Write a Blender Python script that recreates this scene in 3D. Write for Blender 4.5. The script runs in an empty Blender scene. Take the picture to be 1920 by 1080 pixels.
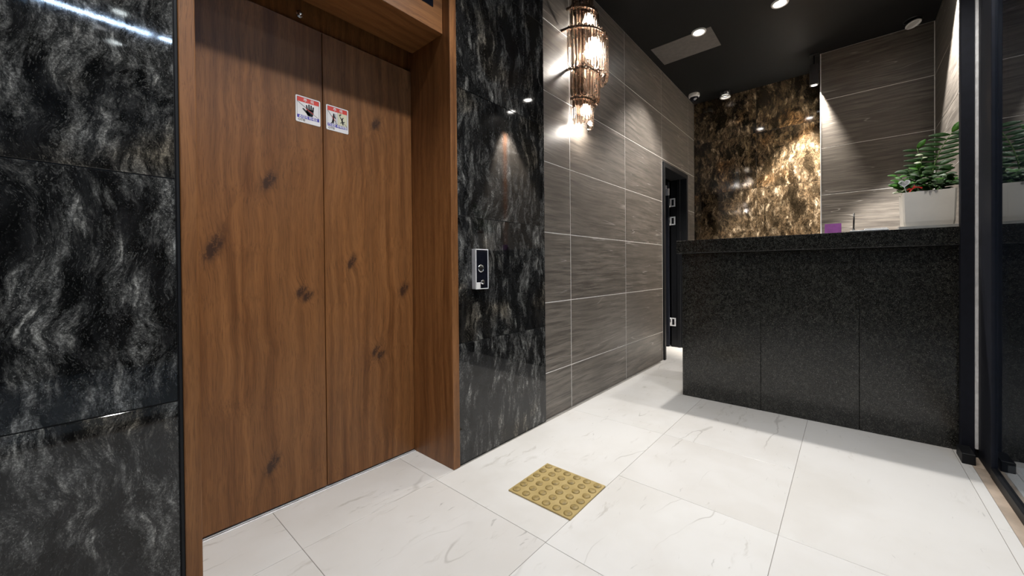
import bpy, bmesh, math, random
from mathutils import Vector, Matrix
random.seed(7)
S = bpy.context.scene
COL = S.collection
PI = math.pi

# ------------------------------------------------------------------ camera, world, exposure, lights
def make_camera():
    cam = bpy.data.cameras.new('camera'); o = bpy.data.objects.new('camera', cam); COL.objects.link(o)
    yaw, pit, rol = math.radians(41.1892), math.radians(.438018), math.radians(-.509885)
    f = Vector((math.cos(yaw), math.sin(yaw), 0)); r = Vector((math.sin(yaw), -math.cos(yaw), 0)); u = Vector((0, 0, 1))
    f2 = f*math.cos(pit) - u*math.sin(pit); u2 = u*math.cos(pit) + f*math.sin(pit)
    r3 = r*math.cos(rol) + u2*math.sin(rol); u3 = u2*math.cos(rol) - r*math.sin(rol)
    m = Matrix((r3, u3, -f2)).transposed().to_4x4(); m.translation = (0, 0, .96)
    o.matrix_world = m
    cam.sensor_width = 36; cam.lens = 718.23/1920*36; cam.shift_y = -31/1920; cam.clip_start = .02
    S.camera = o
make_camera()
w = bpy.data.worlds.new('world'); S.world = w; w.use_nodes = True
w.node_tree.nodes['Background'].inputs[0].default_value = (.5, .55, .65, 1)
w.node_tree.nodes['Background'].inputs[1].default_value = .03
S.view_settings.view_transform = 'Standard'; S.view_settings.look = 'None'
S.view_settings.exposure = 0.0; S.view_settings.gamma = 1; S.view_settings.use_curve_mapping = False
S.cycles.use_denoising = True
S.cycles.max_bounces = 10
S.cycles.sample_clamp_indirect = 14
S.cycles.caustics_reflective = False; S.cycles.caustics_refractive = False

WARM = (1, .93, .84); NEUT = (1, .965, .92)
ZC = 2.98
def spot(name, loc, power, angle=96, blend=.55, col=NEUT, size=.03, target=None):
    l = bpy.data.lights.new(name, 'SPOT'); l.energy = power; l.color = col
    l.spot_size = math.radians(angle); l.spot_blend = blend; l.shadow_soft_size = size
    o = bpy.data.objects.new(name, l); COL.objects.link(o); o.location = loc
    d = Vector(target) - Vector(loc) if target else Vector((0, 0, -1))
    o.rotation_euler = d.to_track_quat('-Z', 'Y').to_euler()
    return o
# ceiling downlights: (x, y, watts)
DOWN = [(.16, .79, 85), (.16, .22, 50), (1.13, .79, 85), (1.13, .22, 50), (2.3, -.30, 65),  # last entry of this row is an added lamp, placed to brighten the open floor
        (3.555, .955, 190), (3.585, .385, 62), (3.60, -.03, 25), (3.72, -.40, 850)]
for x, y, p in DOWN:
    if y == -.40: spot('downlight_beam', (x, y, ZC-.05), p, 62, .35, NEUT, .03, (4.02, -.55, 1.2))
    else: spot('downlight_beam', (x-(.05 if x > 3 else 0), y, ZC-.05), p)
spot('niche_beam', (4.93, 1.045, 2.87), 3, 80)
spot('spotlight_beam', (4.69, .235, 2.66), 900, 72, .55, WARM, .02, (5.1, .34, 1.45))

# ------------------------------------------------------------------ node helpers
class N:
    def __init__(s, name):
        s.m = bpy.data.materials.new(name); s.m.use_nodes = True; s.t = s.m.node_tree; s.t.nodes.clear()
        s.out = s.t.nodes.new('ShaderNodeOutputMaterial')
    def n(s, typ, props=None, **ins):
        nd = s.t.nodes.new(typ)
        for k, v in (props or {}).items(): setattr(nd, k, v)
        for k, v in ins.items(): s.set(nd, k, v)
        return nd
    def set(s, nd, k, v):
        i = nd.inputs[int(k[1:])] if k[0] == 'i' and k[1:].isdigit() else nd.inputs[k.replace('_', ' ')]
        if isinstance(v, bpy.types.NodeSocket): s.t.links.new(v, i)
        elif isinstance(v, tuple) and len(v) == 3 and i.type == 'RGBA': i.default_value = v + (1,)
        else: i.default_value = v
    def math(s, op, a, b=0.0, c=0.0):
        return s.n('ShaderNodeMath', {'operation': op}, i0=a, i1=b, i2=c).outputs[0]
    def vmath(s, op, a, b=(0, 0, 0), scale=None):
        nd = s.n('ShaderNodeVectorMath', {'operation': op}, i0=a)
        if scale is not None: s.set(nd, 'Scale', scale)
        else: s.set(nd, 'i1', b)
        return nd.outputs['Value'] if op in ('LENGTH', 'DISTANCE', 'DOT_PRODUCT') else nd.outputs[0]
    def noise(s, vec, scale, detail=3.0, rough=.5, out=0, **kw):
        return s.n('ShaderNodeTexNoise', None, Vector=vec, Scale=scale, Detail=detail, Roughness=rough, **kw).outputs[out]
    def ramp(s, v, a, b, lo=0.0, hi=1.0, smooth=True):
        return s.n('ShaderNodeMapRange', {'interpolation_type': 'SMOOTHSTEP' if smooth else 'LINEAR'}, i0=v, i1=a, i2=b, i3=lo, i4=hi).outputs[0]
    def mix(s, f, a, b, mode='MIX'):
        nd = s.n('ShaderNodeMix', {'data_type': 'RGBA', 'blend_type': mode})
        nd.inputs[0].default_value = 1
        for i, v in ((0, f), (6, a), (7, b)):
            if isinstance(v, bpy.types.NodeSocket): s.t.links.new(v, nd.inputs[i])
            elif isinstance(v, tuple): nd.inputs[i].default_value = v + (1,) if len(v) == 3 else v
            else: nd.inputs[i].default_value = v
        return nd.outputs[2]
    def mapping(s, vec, rot=(0, 0, 0), scale=(1, 1, 1), loc=(0, 0, 0)):
        return s.n('ShaderNodeMapping', None, Vector=vec, Rotation=rot, Scale=scale, Location=loc).outputs[0]
    def coords(s, rnd=9.0):
        o = s.n('ShaderNodeTexCoord').outputs['Object']
        if rnd:
            r = s.n('ShaderNodeObjectInfo').outputs['Random']
            v = s.n('ShaderNodeCombineXYZ', None, i0=s.math('MULTIPLY', r, rnd), i1=s.math('MULTIPLY', r, rnd*1.7), i2=s.math('MULTIPLY', r, rnd*2.3)).outputs[0]
            o = s.vmath('ADD', o, v)
        return o
    def pos(s): return s.n('ShaderNodeNewGeometry').outputs['Position']
    def warp(s, vec, scale, amt, detail=2.0):
        c = s.noise(vec, scale, detail, out=1)
        c = s.vmath('SUBTRACT', c, (.5, .5, .5))
        return s.vmath('ADD', vec, s.vmath('SCALE', c, scale=amt))
    def ridge(s, v, width):
        return s.ramp(s.math('ABSOLUTE', s.math('SUBTRACT', v, .5)), 0.0, width, 1.0, 0.0)
    def bsdf(s, color, rough=.5, metal=0.0, bump=None, bs=.2, bd=.002, **kw):
        p = s.n('ShaderNodeBsdfPrincipled', None, Base_Color=color, Roughness=rough, Metallic=metal, **kw)
        if bump is not None:
            b = s.n('ShaderNodeBump', None, Height=bump, Strength=bs, Distance=bd)
            s.t.links.new(b.outputs[0], p.inputs['Normal'])
        s.t.links.new(p.outputs[0], s.out.inputs[0]); return p

def plain(name, c, rough=.5, metal=0.0, var=.12, vs=30, bump=False, **kw):
    k = N(name); v = k.noise(k.coords(3.0), vs, 4.0, .6)
    a = tuple(max(0, x*(1-var)) for x in c); b = tuple(x*(1+var) for x in c)
    k.bsdf(k.mix(k.ramp(v, .3, .7), a, b), rough, metal, bump=v if bump else None, **kw)
    return k.m

def swirl_stone(name, dark, grey, light, gold, rough=.1, rot=.35, goldamt=.45, dens=0.0, st=(9.0, 3.4)):
    k = N(name); co = k.coords(11.0)
    c1 = k.warp(co, 2.4, .20, 3.0); c2 = k.warp(c1, 7.0, .075, 3.0)
    r3 = (0, rot, 0)
    pa = k.noise(k.mapping(c1, r3, (st[0], st[0], st[1])), 1.0, 3.0, .55)
    P = k.ramp(k.math('ADD', pa, k.math('MULTIPLY', k.math('SUBTRACT', k.noise(k.mapping(c2, r3, (24, 20, 9)), 1.0, 4.0, .7), .5), .45)), .46-dens, .62-dens)
    big = k.noise(co, 1.7, 2.0)
    n2 = k.noise(k.mapping(c2, r3, (54, 34, 13)), 1.0, 6.0, .72)
    F = k.ramp(n2, .42, .66)
    n3 = k.noise(k.mapping(c2, r3, (30, 20, 8)), 1.0, 4.0, .65)
    F2 = k.ramp(n3, .50, .72)
    G = k.ramp(k.noise(co, 170, 4.0, .8), .47, .60)
    G2 = k.ramp(k.noise(k.mapping(c2, r3, (240, 200, 90)), 1.0, 3.0, .8), .54, .68)
    body = k.math('MULTIPLY', P, k.math('MULTIPLY', k.math('ADD', .12, k.math('MULTIPLY', F, .88)), k.math('ADD', .35, k.math('MULTIPLY', G, .65))))
    body = k.math('MULTIPLY', body, k.ramp(big, .3, .6, .55, 1.0))
    hi = k.math('MULTIPLY', k.math('MULTIPLY', F2, F), k.ramp(pa, .42-dens, .60-dens))
    c = k.mix(k.ramp(n3, .35, .65), dark, tuple(x*4 for x in dark))
    c = k.mix(k.math('MULTIPLY', G2, k.ramp(pa, .34-dens, .58-dens, .06, .40)), c, grey)
    c = k.mix(body, c, grey)
    c = k.mix(k.math('MULTIPLY', hi, k.math('ADD', .35, k.math('MULTIPLY', G, .65))), c, light)
    c = k.mix(k.math('MULTIPLY', k.ramp(k.noise(co, 300, 1.0, .5), .66, .76), k.math('ADD', .03, k.math('MULTIPLY', P, .3))), c, light)
    gm = k.math('MULTIPLY', k.ramp(k.noise(k.vmath('ADD', c1, (4, 7, 2)), 2.7, 3.0), .53, .68), goldamt)
    c = k.mix(gm, c, k.mix(1.0, c, gold, 'MULTIPLY'))
    k.bsdf(c, k.ramp(n2, .3, .8, rough*.8, rough*1.8), bump=n2, bs=.03, bd=.001)
    return k.m

M = {}
M['lift_stone'] = swirl_stone('black_swirl_granite', (.0035, .0036, .0037), (.225, .226, .215), (.60, .595, .55), (1.35, 1.08, .72), .035, -.42, .5, .012, (12.0, 4.6))
M['lift_stone_b'] = swirl_stone('black_streaked_granite', (.0035, .0036, .0037), (.22, .22, .21), (.55, .545, .505), (1.35, 1.08, .72), .035, .12, .45, -.01, (17.0, 4.2))
M['niche_stone'] = swirl_stone('brown_gold_granite', (.005, .0035, .002), (.17, .115, .065), (.66, .53, .37), (1.5, 1.05, .6), .05, -.3, .6, .06)

def wood(name, axis='z', knots=(), tone=1.0):
    k = N(name); world = bool(knots); co = k.pos() if world else k.coords(5.0)
    c0 = co; dark = None
    for (kx, kz, rx, rz) in knots:
        d = k.vmath('SUBTRACT', c0, (kx, 1.73, kz))
        # shear the knot a little and break its outline
        d = k.warp(d, 26.0, .034, 3.0)
        sx = k.n('ShaderNodeSeparateXYZ', None, i0=d)
        xx = k.math('SUBTRACT', sx.outputs[0], k.math('MULTIPLY', sx.outputs[2], .38))
        e = k.math('ADD', k.math('POWER', k.math('DIVIDE', xx, rx), 2.0), k.math('POWER', k.math('DIVIDE', sx.outputs[2], rz*1.25), 2.0))
        g = k.math('EXPONENT', k.math('MULTIPLY', e, -1.0))
        wide = k.math('EXPONENT', k.math('MULTIPLY', e, -.2))
        push = k.math('MULTIPLY', wide, .016)
        co = k.vmath('ADD', co, k.n('ShaderNodeCombineXYZ', None, i0=k.math('MULTIPLY', push, k.math('SIGN', xx)), i2=push).outputs[0])
        g = k.math('MULTIPLY', g, k.ramp(k.noise(k.mapping(d, scale=(70, 70, 32)), 1.0, 3.0, .7), .30, .62, .35, 1.15))
        dark = g if dark is None else k.math('MAXIMUM', dark, g)
    sc = {'z': (34, 34, 1.2), 'x': (1.2, 34, 34), 'y': (34, 1.2, 34)}[axis]
    sf = {'z': (420, 420, 9), 'x': (9, 420, 420), 'y': (420, 9, 420)}[axis]
    cw = k.warp(co, 2.6, .05, 2.0)
    g1 = k.noise(k.mapping(cw, scale=sc), 1.0, 5.0, .6)
    g2 = k.noise(k.mapping(cw, scale=sf), 1.0, 4.0, .65)
    g3 = k.noise(k.mapping(cw, scale=tuple(x*.25 for x in sc)), 1.0, 3.0, .5)
    cath = k.n('ShaderNodeTexWave', {'wave_type': 'RINGS', 'rings_direction': 'Z' if axis == 'z' else 'X'}, Vector=k.mapping(cw, scale=tuple(x*.09 for x in sc)), Scale=3.0, Distortion=5.0, Detail=3.0).outputs[1]
    t = tone
    c = k.mix(k.ramp(g1, .28, .72), (.128*t, .047*t, .0130*t), (.325*t, .138*t, .045*t))
    c = k.mix(k.math('MULTIPLY', k.ramp(g3, .35, .65), .45), c, (.20*t, .082*t, .026*t))
    c = k.mix(k.math('MULTIPLY', cath, .18), c, (.38*t, .18*t, .068*t))
    c = k.mix(k.math('MULTIPLY', k.ramp(g2, .44, .72), .6), c, (.075*t, .029*t, .009*t))
    if dark is not None:
        c = k.mix(k.math('MULTIPLY', k.ramp(dark, .22, .85), k.ramp(g2, .2, .7, .97, .75)), c, (.022, .011, .008))
        c = k.mix(k.math('MULTIPLY', k.ramp(dark, .0, .35), .30), c, (.05, .022, .011))
    k.bsdf(c, .42, bump=g2, bs=.06, bd=.001, Specular_IOR_Level=.4)
    return k.m
KN = [(.515, 1.32, .022, .035), (.335, 1.05, .025, .05), (.85, 1.0, .016, .03), (.63, .875, .018, .02), (.655, .853, .018, .018), (.965, .57, .014, .022), (.99, .545, .02, .016), (.515, .19, .022, .035), (1.125, .86, .025, .03), (.978, 1.673, .02, .025)]
M['door_wood'] = wood('walnut_veneer_knotted', 'z', KN, .86)
M['wood_v'] = wood('walnut_veneer_upright', 'z', (), .92)
M['wood_h'] = wood('walnut_veneer_lengthwise', 'x', (), 1.05)

def tile_mat(name):
    k = N(name); co = k.coords(13.0)
    cw = k.warp(co, 3.0, .035, 2.0)
    cw = k.warp(cw, .9, .08, 1.0)
    mp = k.mapping(cw, scale=(2.6, 2.6, 46))
    n1 = k.noise(mp, 1.0, 6.0, .65)
    n2 = k.noise(k.mapping(cw, scale=(5, 5, 190)), 1.0, 5.0, .7)
    n3 = k.noise(co, 2.5, 3.0)
    lines = k.math('MULTIPLY', k.ridge(k.noise(k.mapping(k.warp(co, 2.2, .022, 2.0), scale=(.9, .9, 17)), 1.0, 1.0, .4), .0075), k.ramp(k.noise(k.mapping(co, scale=(3, 3, 9)), 1.0, 2.0), .44, .62))
    c = k.mix(k.ramp(n1, .32, .68), (.062, .053, .045), (.172, .150, .126))
    c = k.mix(k.math('MULTIPLY', k.ramp(n2, .5, .72), .5), c, (.28, .25, .215))
    c = k.mix(k.math('MULTIPLY', k.ramp(n3, .38, .62), .5), c, (.088, .076, .064))
    c = k.mix(k.math('MULTIPLY', lines, .55), c, (.5, .47, .43))
    k.bsdf(c, .42, bump=n2, bs=.1, bd=.001)
    return k.m
M['wall_tile'] = tile_mat('grey_brown_porcelain')
M['grout'] = plain('pale_grout', (.78, .76, .72), .8)
M['dark_joint'] = plain('black_joint', (.012, .012, .012), .6)

def marble_floor(name):
    k = N(name); co = k.coords(17.0)
    c1 = k.warp(co, 2.0, .22, 4.0)
    v1 = k.noise(k.mapping(c1, (0, 0, .35), (.55, 2.6, 1)), 1.2, 2.0, .45)
    m1 = k.ramp(k.noise(co, 2.6, 2.0), .47, .66)
    r1 = k.math('MULTIPLY', k.ridge(v1, .006), m1)
    c2 = k.warp(co, 7.0, .1, 3.0)
    v2 = k.noise(k.mapping(c2, (0, 0, .4), (4, 22, 5)), 1.0, 4.0, .65)
    spots = k.math('MULTIPLY', k.ramp(v2, .585, .71), k.ramp(k.noise(co, 3.3, 2.0), .42, .60))
    cl = k.noise(c1, 2.2, 4.0, .55)
    fine = k.math('MULTIPLY', k.ramp(k.noise(k.mapping(c2, (0, 0, .3), (12, 60, 20)), 1.0, 2.0), .68, .78), k.ramp(k.noise(co, 5.0, 1.0), .45, .58))
    c = k.mix(k.ramp(cl, .35, .7), (.68, .668, .645), (.61, .59, .555))
    tint = k.n('ShaderNodeObjectInfo').outputs['Random']
    c = k.mix(k.math('MULTIPLY', tint, .35), c, (.60, .575, .55))
    c = k.mix(k.math('MULTIPLY', r1, .42), c, (.25, .225, .20))
    c = k.mix(k.math('MULTIPLY', spots, .45), c, (.36, .33, .29))
    c = k.mix(k.math('MULTIPLY', fine, .38), c, (.16, .15, .14))
    k.bsdf(c, .2, Specular_IOR_Level=.35)
    return k.m
M['marble'] = marble_floor('white_marble')
M['floor_joint'] = plain('floor_joint', (.22, .205, .185), .8)
M['tan_stone'] = plain('tan_threshold_stone', (.42, .34, .27), .4, var=.2, vs=9)

def granite(name):
    k = N(name); co = k.coords(7.0)
    v = k.n('ShaderNodeTexVoronoi', None, Vector=k.warp(co, 60, .01), Scale=400.0)
    rnd = k.n('ShaderNodeSeparateColor', None, i0=v.outputs['Color']).outputs[0]
    fl = k.math('MULTIPLY', k.ramp(rnd, .66, .98), k.ramp(v.outputs['Distance'], .45, .2))
    n = k.noise(co, 55, 5.0, .7); big = k.noise(co, 9, 3.0)
    v2 = k.n('ShaderNodeTexVoronoi', None, Vector=co, Scale=620.0)
    r2 = k.n('ShaderNodeSeparateColor', None, i0=v2.outputs['Color']).outputs[1]
    c = k.mix(k.ramp(n, .38, .68), (.0055, .0056, .0053), (.036, .036, .031))
    c = k.mix(k.ramp(k.noise(co, 14, 4.0, .6), .35, .65, .55, 0.0), c, (.0045, .0045, .0042))
    c = k.mix(k.math('MULTIPLY', fl, k.ramp(big, .3, .6, .3, .9)), c, (.12, .115, .10))
    c = k.mix(k.ramp(r2, .93, 1.0, 0, .6), c, (.30, .29, .26))
    k.bsdf(c, .17)
    return k.m
M['granite'] = granite('black_fleck_granite')
M['black_ceiling'] = plain('black_ceiling_paint', (.0045, .0045, .0045), .55, Specular_IOR_Level=.2)
M['ceiling_panel'] = plain('grey_ceiling_panel', (.11, .10, .092), .5)
M['black_metal'] = plain('black_powder_coat', (.008, .0085, .010), .5, Specular_IOR_Level=.25)
M['navy_metal'] = plain('blue_black_anodised_metal', (.010, .0115, .018), .6, Specular_IOR_Level=.2)
M['alu'] = plain('brushed_aluminium', (.86, .86, .87), .4, .1)
M['steel'] = plain('polished_steel', (.75, .75, .76), .16, 1.0)
M['silver_side'] = plain('satin_silver', (.50, .50, .53), .42, .35)
M['black_glass'] = plain('black_gloss_glass', (.008, .009, .014), .07)
M['white_plastic'] = plain('white_plastic', (.72, .70, .68), .4)
M['black_plastic'] = plain('black_plastic', (.012, .012, .012), .3)
M['yellow'] = None
def tactile():
    k = N('ochre_tactile_plastic'); co = k.coords(2.0)
    n = k.noise(co, 14, 4.0, .6); n2 = k.noise(co, 60, 4.0, .65)
    c = k.mix(k.ramp(n, .3, .7), (.36, .265, .10), (.43, .325, .14))
    c = k.mix(k.ramp(n2, .60, .74, 0, .6), c, (.22, .15, .05))
    k.bsdf(c, .5, bump=n2, bs=.1)
    return k.m
M['yellow'] = tactile()
M['dome_yellow'] = plain('worn_ochre_dome', (.27, .195, .068), .55, var=.3, vs=60)
M['white_card'] = plain('white_paper', (.80, .79, .77), .6, var=.03)
M['sticker_white'] = plain('sticker_white', (.78, .76, .76), .45, var=.02)
M['sticker_red'] = plain('sticker_red', (.66, .06, .045), .45, var=.05)
M['sticker_blue'] = plain('sticker_blue', (.06, .05, .42), .45, var=.05)
M['sticker_black'] = plain('sticker_black', (.02, .02, .022), .45)
M['sticker_cream'] = plain('sticker_cream', (.68, .66, .48), .45, var=.03)
M['purple'] = plain('purple_card', (.20, .018, .21), .55)
M['pot'] = plain('cream_glazed_ceramic', (.78, .735, .66), .3, var=.05, vs=6)
M['tray'] = plain('pale_grey_ceramic', (.55, .54, .50), .35, var=.08)
M['pebble'] = plain('pale_pebble', (.52, .51, .49), .6, var=.12)
M['soil'] = plain('dark_soil', (.02, .015, .01), .9, var=.4, vs=80)
M['stem'] = plain('green_stem', (.09, .17, .035), .5)
M['leaf'] = plain('glossy_green_leaf', (.017, .055, .009), .5, var=.4, vs=8, Specular_IOR_Level=.2)
M['leaf_light'] = plain('fresh_green_leaf', (.045, .145, .015), .5, var=.3, vs=8, Specular_IOR_Level=.2)
M['leaf_pale'] = plain('pale_variegated_leaf', (.42, .46, .30), .4, var=.2, vs=20)
M['red'] = plain('red_ribbon', (.55, .035, .02), .45)
M['bronze'] = plain('bronze_metal', (.21, .14, .10), .25, .9)
M['brown_edge'] = plain('brown_edge_trim', (.22, .11, .065), .45)
M['outside'] = plain('dark_outside_floor', (.05, .05, .05), .6)

def emit(name, c, s):
    k = N(name); e = k.n('ShaderNodeEmission', None, Color=c, Strength=s); k.t.links.new(e.outputs[0], k.out.inputs[0]); return k.m
M['lamp'] = emit('downlight_lens', (1, .96, .9), 60)
M['lamp_soft'] = emit('dim_downlight_lens', (1, .95, .88), 3)
M['led'] = emit('cool_led_strip', (.62, .76, 1), 330)
M['bulb'] = emit('warm_bulb', (1, .94, .86), 26)

def glass_pane():
    k = N('dark_tinted_glass')
    fc = k.n('ShaderNodeLayerWeight', None, Blend=.5).outputs['Facing']
    fr = k.math('ADD', .06, k.math('MULTIPLY', .94, k.math('POWER', fc, 4.5)))
    t = k.n('ShaderNodeBsdfTransparent', None, Color=(.68, .73, .76)); g = k.n('ShaderNodeBsdfGlossy', None, Color=(.9, .93, .97), Roughness=.01)
    mx = k.n('ShaderNodeMixShader', None, i0=fr, i1=t.outputs[0], i2=g.outputs[0]); k.t.links.new(mx.outputs[0], k.out.inputs[0]); return k.m
M['glass'] = glass_pane()
def crystal():
    k = N('amber_crystal')
    lw = k.n('ShaderNodeLayerWeight', None, Blend=.4).outputs['Facing']
    t = k.n('ShaderNodeBsdfTransparent', None, Color=(.95, .89, .84))
    gl = k.n('ShaderNodeBsdfGlass', None, Color=(1, .96, .92), Roughness=.0, IOR=1.52)
    br = k.n('ShaderNodeBsdfGlossy', None, Color=(.60, .47, .39), Roughness=.06)
    a = k.n('ShaderNodeMixShader', None, i0=.72, i1=t.outputs[0], i2=gl.outputs[0])
    mx = k.n('ShaderNodeMixShader', None, i0=k.ramp(lw, .35, .8, .0, .85), i1=a.outputs[0], i2=br.outputs[0])
    k.t.links.new(mx.outputs[0], k.out.inputs[0]); return k.m
M['crystal'] = crystal()

# ------------------------------------------------------------------ object helpers
W = {}
def link(o, parent, loc):
    COL.objects.link(o); loc = Vector(loc); W[o.name] = loc
    if parent is not None:
        o.parent = parent; o.location = loc - W[parent.name]
    else: o.location = loc
    return o
def tag(o, label=None, cat=None, group=None, kind=None):
    if label: o['label'] = label
    if cat: o['category'] = cat
    if group: o['group'] = group
    if kind: o['kind'] = kind
    return o
def mesh_from(bm, name, mat, smooth=False):
    me = bpy.data.meshes.new(name); bmesh.ops.recalc_face_normals(bm, faces=bm.faces[:]); bm.to_mesh(me); bm.free()
    for m in (mat if isinstance(mat, (list, tuple)) else [mat]): me.materials.append(m)
    if smooth:
        for p in me.polygons: p.use_smooth = True
    return me
def obj(name, bm, mat, parent=None, loc=(0, 0, 0), smooth=False):
    return link(bpy.data.objects.new(name, mesh_from(bm, name, mat, smooth)), parent, loc)
def empty(name, loc, parent=None):
    return link(bpy.data.objects.new(name, None), parent, loc)
def cube(bm, x0, x1, y0, y1, z0, z1, off=(0, 0, 0)):
    ox, oy, oz = off
    v = [bm.verts.new((x-ox, y-oy, z-oz)) for x in (x0, x1) for y in (y0, y1) for z in (z0, z1)]
    for f in ((0, 1, 3, 2), (4, 6, 7, 5), (0, 4, 5, 1), (2, 3, 7, 6), (0, 2, 6, 4), (1, 5, 7, 3)): bm.faces.new([v[i] for i in f])
_cache = {}
def box(name, x0, x1, y0, y1, z0, z1, mat, parent=None, bev=.0015, seg=1):
    c = ((x0+x1)/2, (y0+y1)/2, (z0+z1)/2)
    key = (round(x1-x0, 4), round(y1-y0, 4), round(z1-z0, 4), mat.name, bev, seg)
    me = _cache.get(key)
    if me is None:
        bm = bmesh.new(); cube(bm, x0, x1, y0, y1, z0, z1, c)
        if bev: bmesh.ops.bevel(bm, geom=bm.edges[:], offset=bev, segments=seg, affect='EDGES', profile=.5)
        me = mesh_from(bm, name, mat, False); _cache[key] = me
    return link(bpy.data.objects.new(name, me), parent, c)
def boxes(name, lst, mat, parent=None):
    bm = bmesh.new(); c = [(min(l[i] for l in lst)+max(l[i+1] for l in lst))/2 for i in (0, 2, 4)]
    for l in lst: cube(bm, *l, c)
    return obj(name, bm, mat, parent, c)
def lathe(bm, prof, seg=24, axis='z', arc=2*PI, a0=0.0, off=(0, 0, 0)):
    full = abs(arc-2*PI) < 1e-6; n = seg if full else seg+1; rings = []
    for r, h in prof:
        ring = []
        for i in range(n):
            a = a0+arc*i/seg; p = (r*math.cos(a), r*math.sin(a), h)
            if axis == 'y': p = (p[0], -h, p[1])
            if axis == 'x': p = (-h, p[0], p[1])
            ring.append(bm.verts.new(Vector(p)+Vector(off)))
        rings.append(ring)
    for a, b in zip(rings, rings[1:]):
        for i in range(n if full else n-1):
            j = (i+1) % n; bm.faces.new((a[i], a[j], b[j], b[i]))
    return rings
def tube(bm, pts, r, seg=8, cap=True):
    pts = [Vector(p) for p in pts]; rings = []
    for i, p in enumerate(pts):
        t = (pts[min(i+1, len(pts)-1)]-pts[max(i-1, 0)]).normalized()
        s = t.orthogonal().normalized() if i == 0 else (s - t*s.dot(t)).normalized()
        u = t.cross(s); rr = r[i] if isinstance(r, (list, tuple)) else r
        rings.append([bm.verts.new(p+(s*math.cos(2*PI*k/seg)+u*math.sin(2*PI*k/seg))*rr) for k in range(seg)])
    for a, b in zip(rings, rings[1:]):
        for k in range(seg): bm.faces.new((a[k], a[(k+1) % seg], b[(k+1) % seg], b[k]))
    if cap: bm.faces.new(rings[0][::-1]); bm.faces.new(rings[-1])
def prism(bm, poly, d, plane='xz'):
    """extruded outline; plane xz -> extruded along +y from 0 to d"""
    mk = {'xz': lambda a, b, t: (a, t, b), 'yz': lambda a, b, t: (t, a, b), 'xy': lambda a, b, t: (a, b, t)}[plane]
    A = [bm.verts.new(mk(a, b, 0)) for a, b in poly]; B = [bm.verts.new(mk(a, b, d)) for a, b in poly]
    bm.faces.new(A); bm.faces.new(B[::-1]); n = len(poly)
    for i in range(n): bm.faces.new((A[i], A[(i+1) % n], B[(i+1) % n], B[i]))

# ------------------------------------------------------------------ floor
GAP = .0016
floor = tag(boxes('floor', [(-1.5, 5.1, -.41, 1.74, -.06, -.0015), (3.9, 5.1, 1.74, 2.7, -.06, -.0015), (-1.5, 5.1, -.60, -.41, -.06, -.0015), (-1.5, 2.99, -2.6, -.60, -.06, -.0015)], M['floor_joint']),
            'white marble tiled lobby floor with faint grey and tan veins', 'floor', kind='structure')
def ftile(x0, x1, y0, y1, mat=None, name='tile'):
    box(name, x0+GAP/2, x1-GAP/2, y0+GAP/2, y1-GAP/2, -.012, 0, mat or M['marble'], floor, .0008)
for y0, y1, xs in ((.797, 1.413, (-1.5, -.64, -.06, .507, 1.077, 2.22, 3.36, 4.50, 5.1)),
                   (.187, .797, (-1.5, -.64, -.06, .507, 1.075, 1.646, 2.221, 3.36, 3.93, 4.5, 5.1)),
                   (-.410, .187, (-1.5, -.64, -.06, .507, 1.075, 1.645, 3.02, 3.93, 4.5, 5.1)),
                   (1.413, 1.715, (.2, .507, 1.078, 1.22)), (1.413, 2.03, (3.9, 4.5, 5.1)), (2.03, 2.7, (3.9, 4.5, 5.1)),
                   (-.449, -.410, (-1.5, -.2, 1.0, 2.2, 3.4)), (-1.20, -.60, (-1.5, -.64, -.06, .507, 1.075, 1.646, 2.221, 2.99)), (-1.90, -1.20, (-1.5, -.64, .507, 1.646, 2.99)), (-2.6, -1.90, (-1.5, -.64, .507, 1.646, 2.99))):
    for a, b in zip(xs, xs[1:]): ftile(a, b, y0, y1)
for a, b in ((-1.5, .4), (.4, 1.6), (1.6, 2.8), (2.8, 4.0)): ftile(a, b, -.60, -.449, M['tan_stone'], 'threshold_stone')

# ------------------------------------------------------------------ left wall: grey-brown tiles
XT = [1.942, 2.252, 3.122, 3.991, 4.861, 5.10]; ZT = [0, .295, .742, 1.188, 1.635, 2.081, 2.531, ZC]
YT = 1.432
DX0, DX1, DZ = 3.998, 4.792, 2.047
wl = tag(boxes('wall_left', [(1.942, DX0, YT+.0012, 1.52, 0, ZC), (DX1, 5.1, YT+.0012, 1.52, 0, ZC), (DX0, DX1, YT+.0012, 1.52, DZ, ZC)], M['grout']),
         'left wall of grey-brown streaked tiles with pale grout beyond the lift', 'wall', kind='structure')
g = .0026
def wtile(x0, x1, z0, z1):
    if x1-x0 > .02 and z1-z0 > .01: box('tile', x0+g, x1-g, YT, YT+.008, z0+g, z1-g, M['wall_tile'], wl, .0008)
for a, b in zip(XT, XT[1:]):
    for c, d in zip(ZT, ZT[1:]):
        if a < DX1 and b > DX0+.01 and c < DZ:
            wtile(DX1, b, c, d)
            if d > DZ: wtile(a, DX1, DZ, d)
        else: wtile(a, b, c, d)

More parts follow.
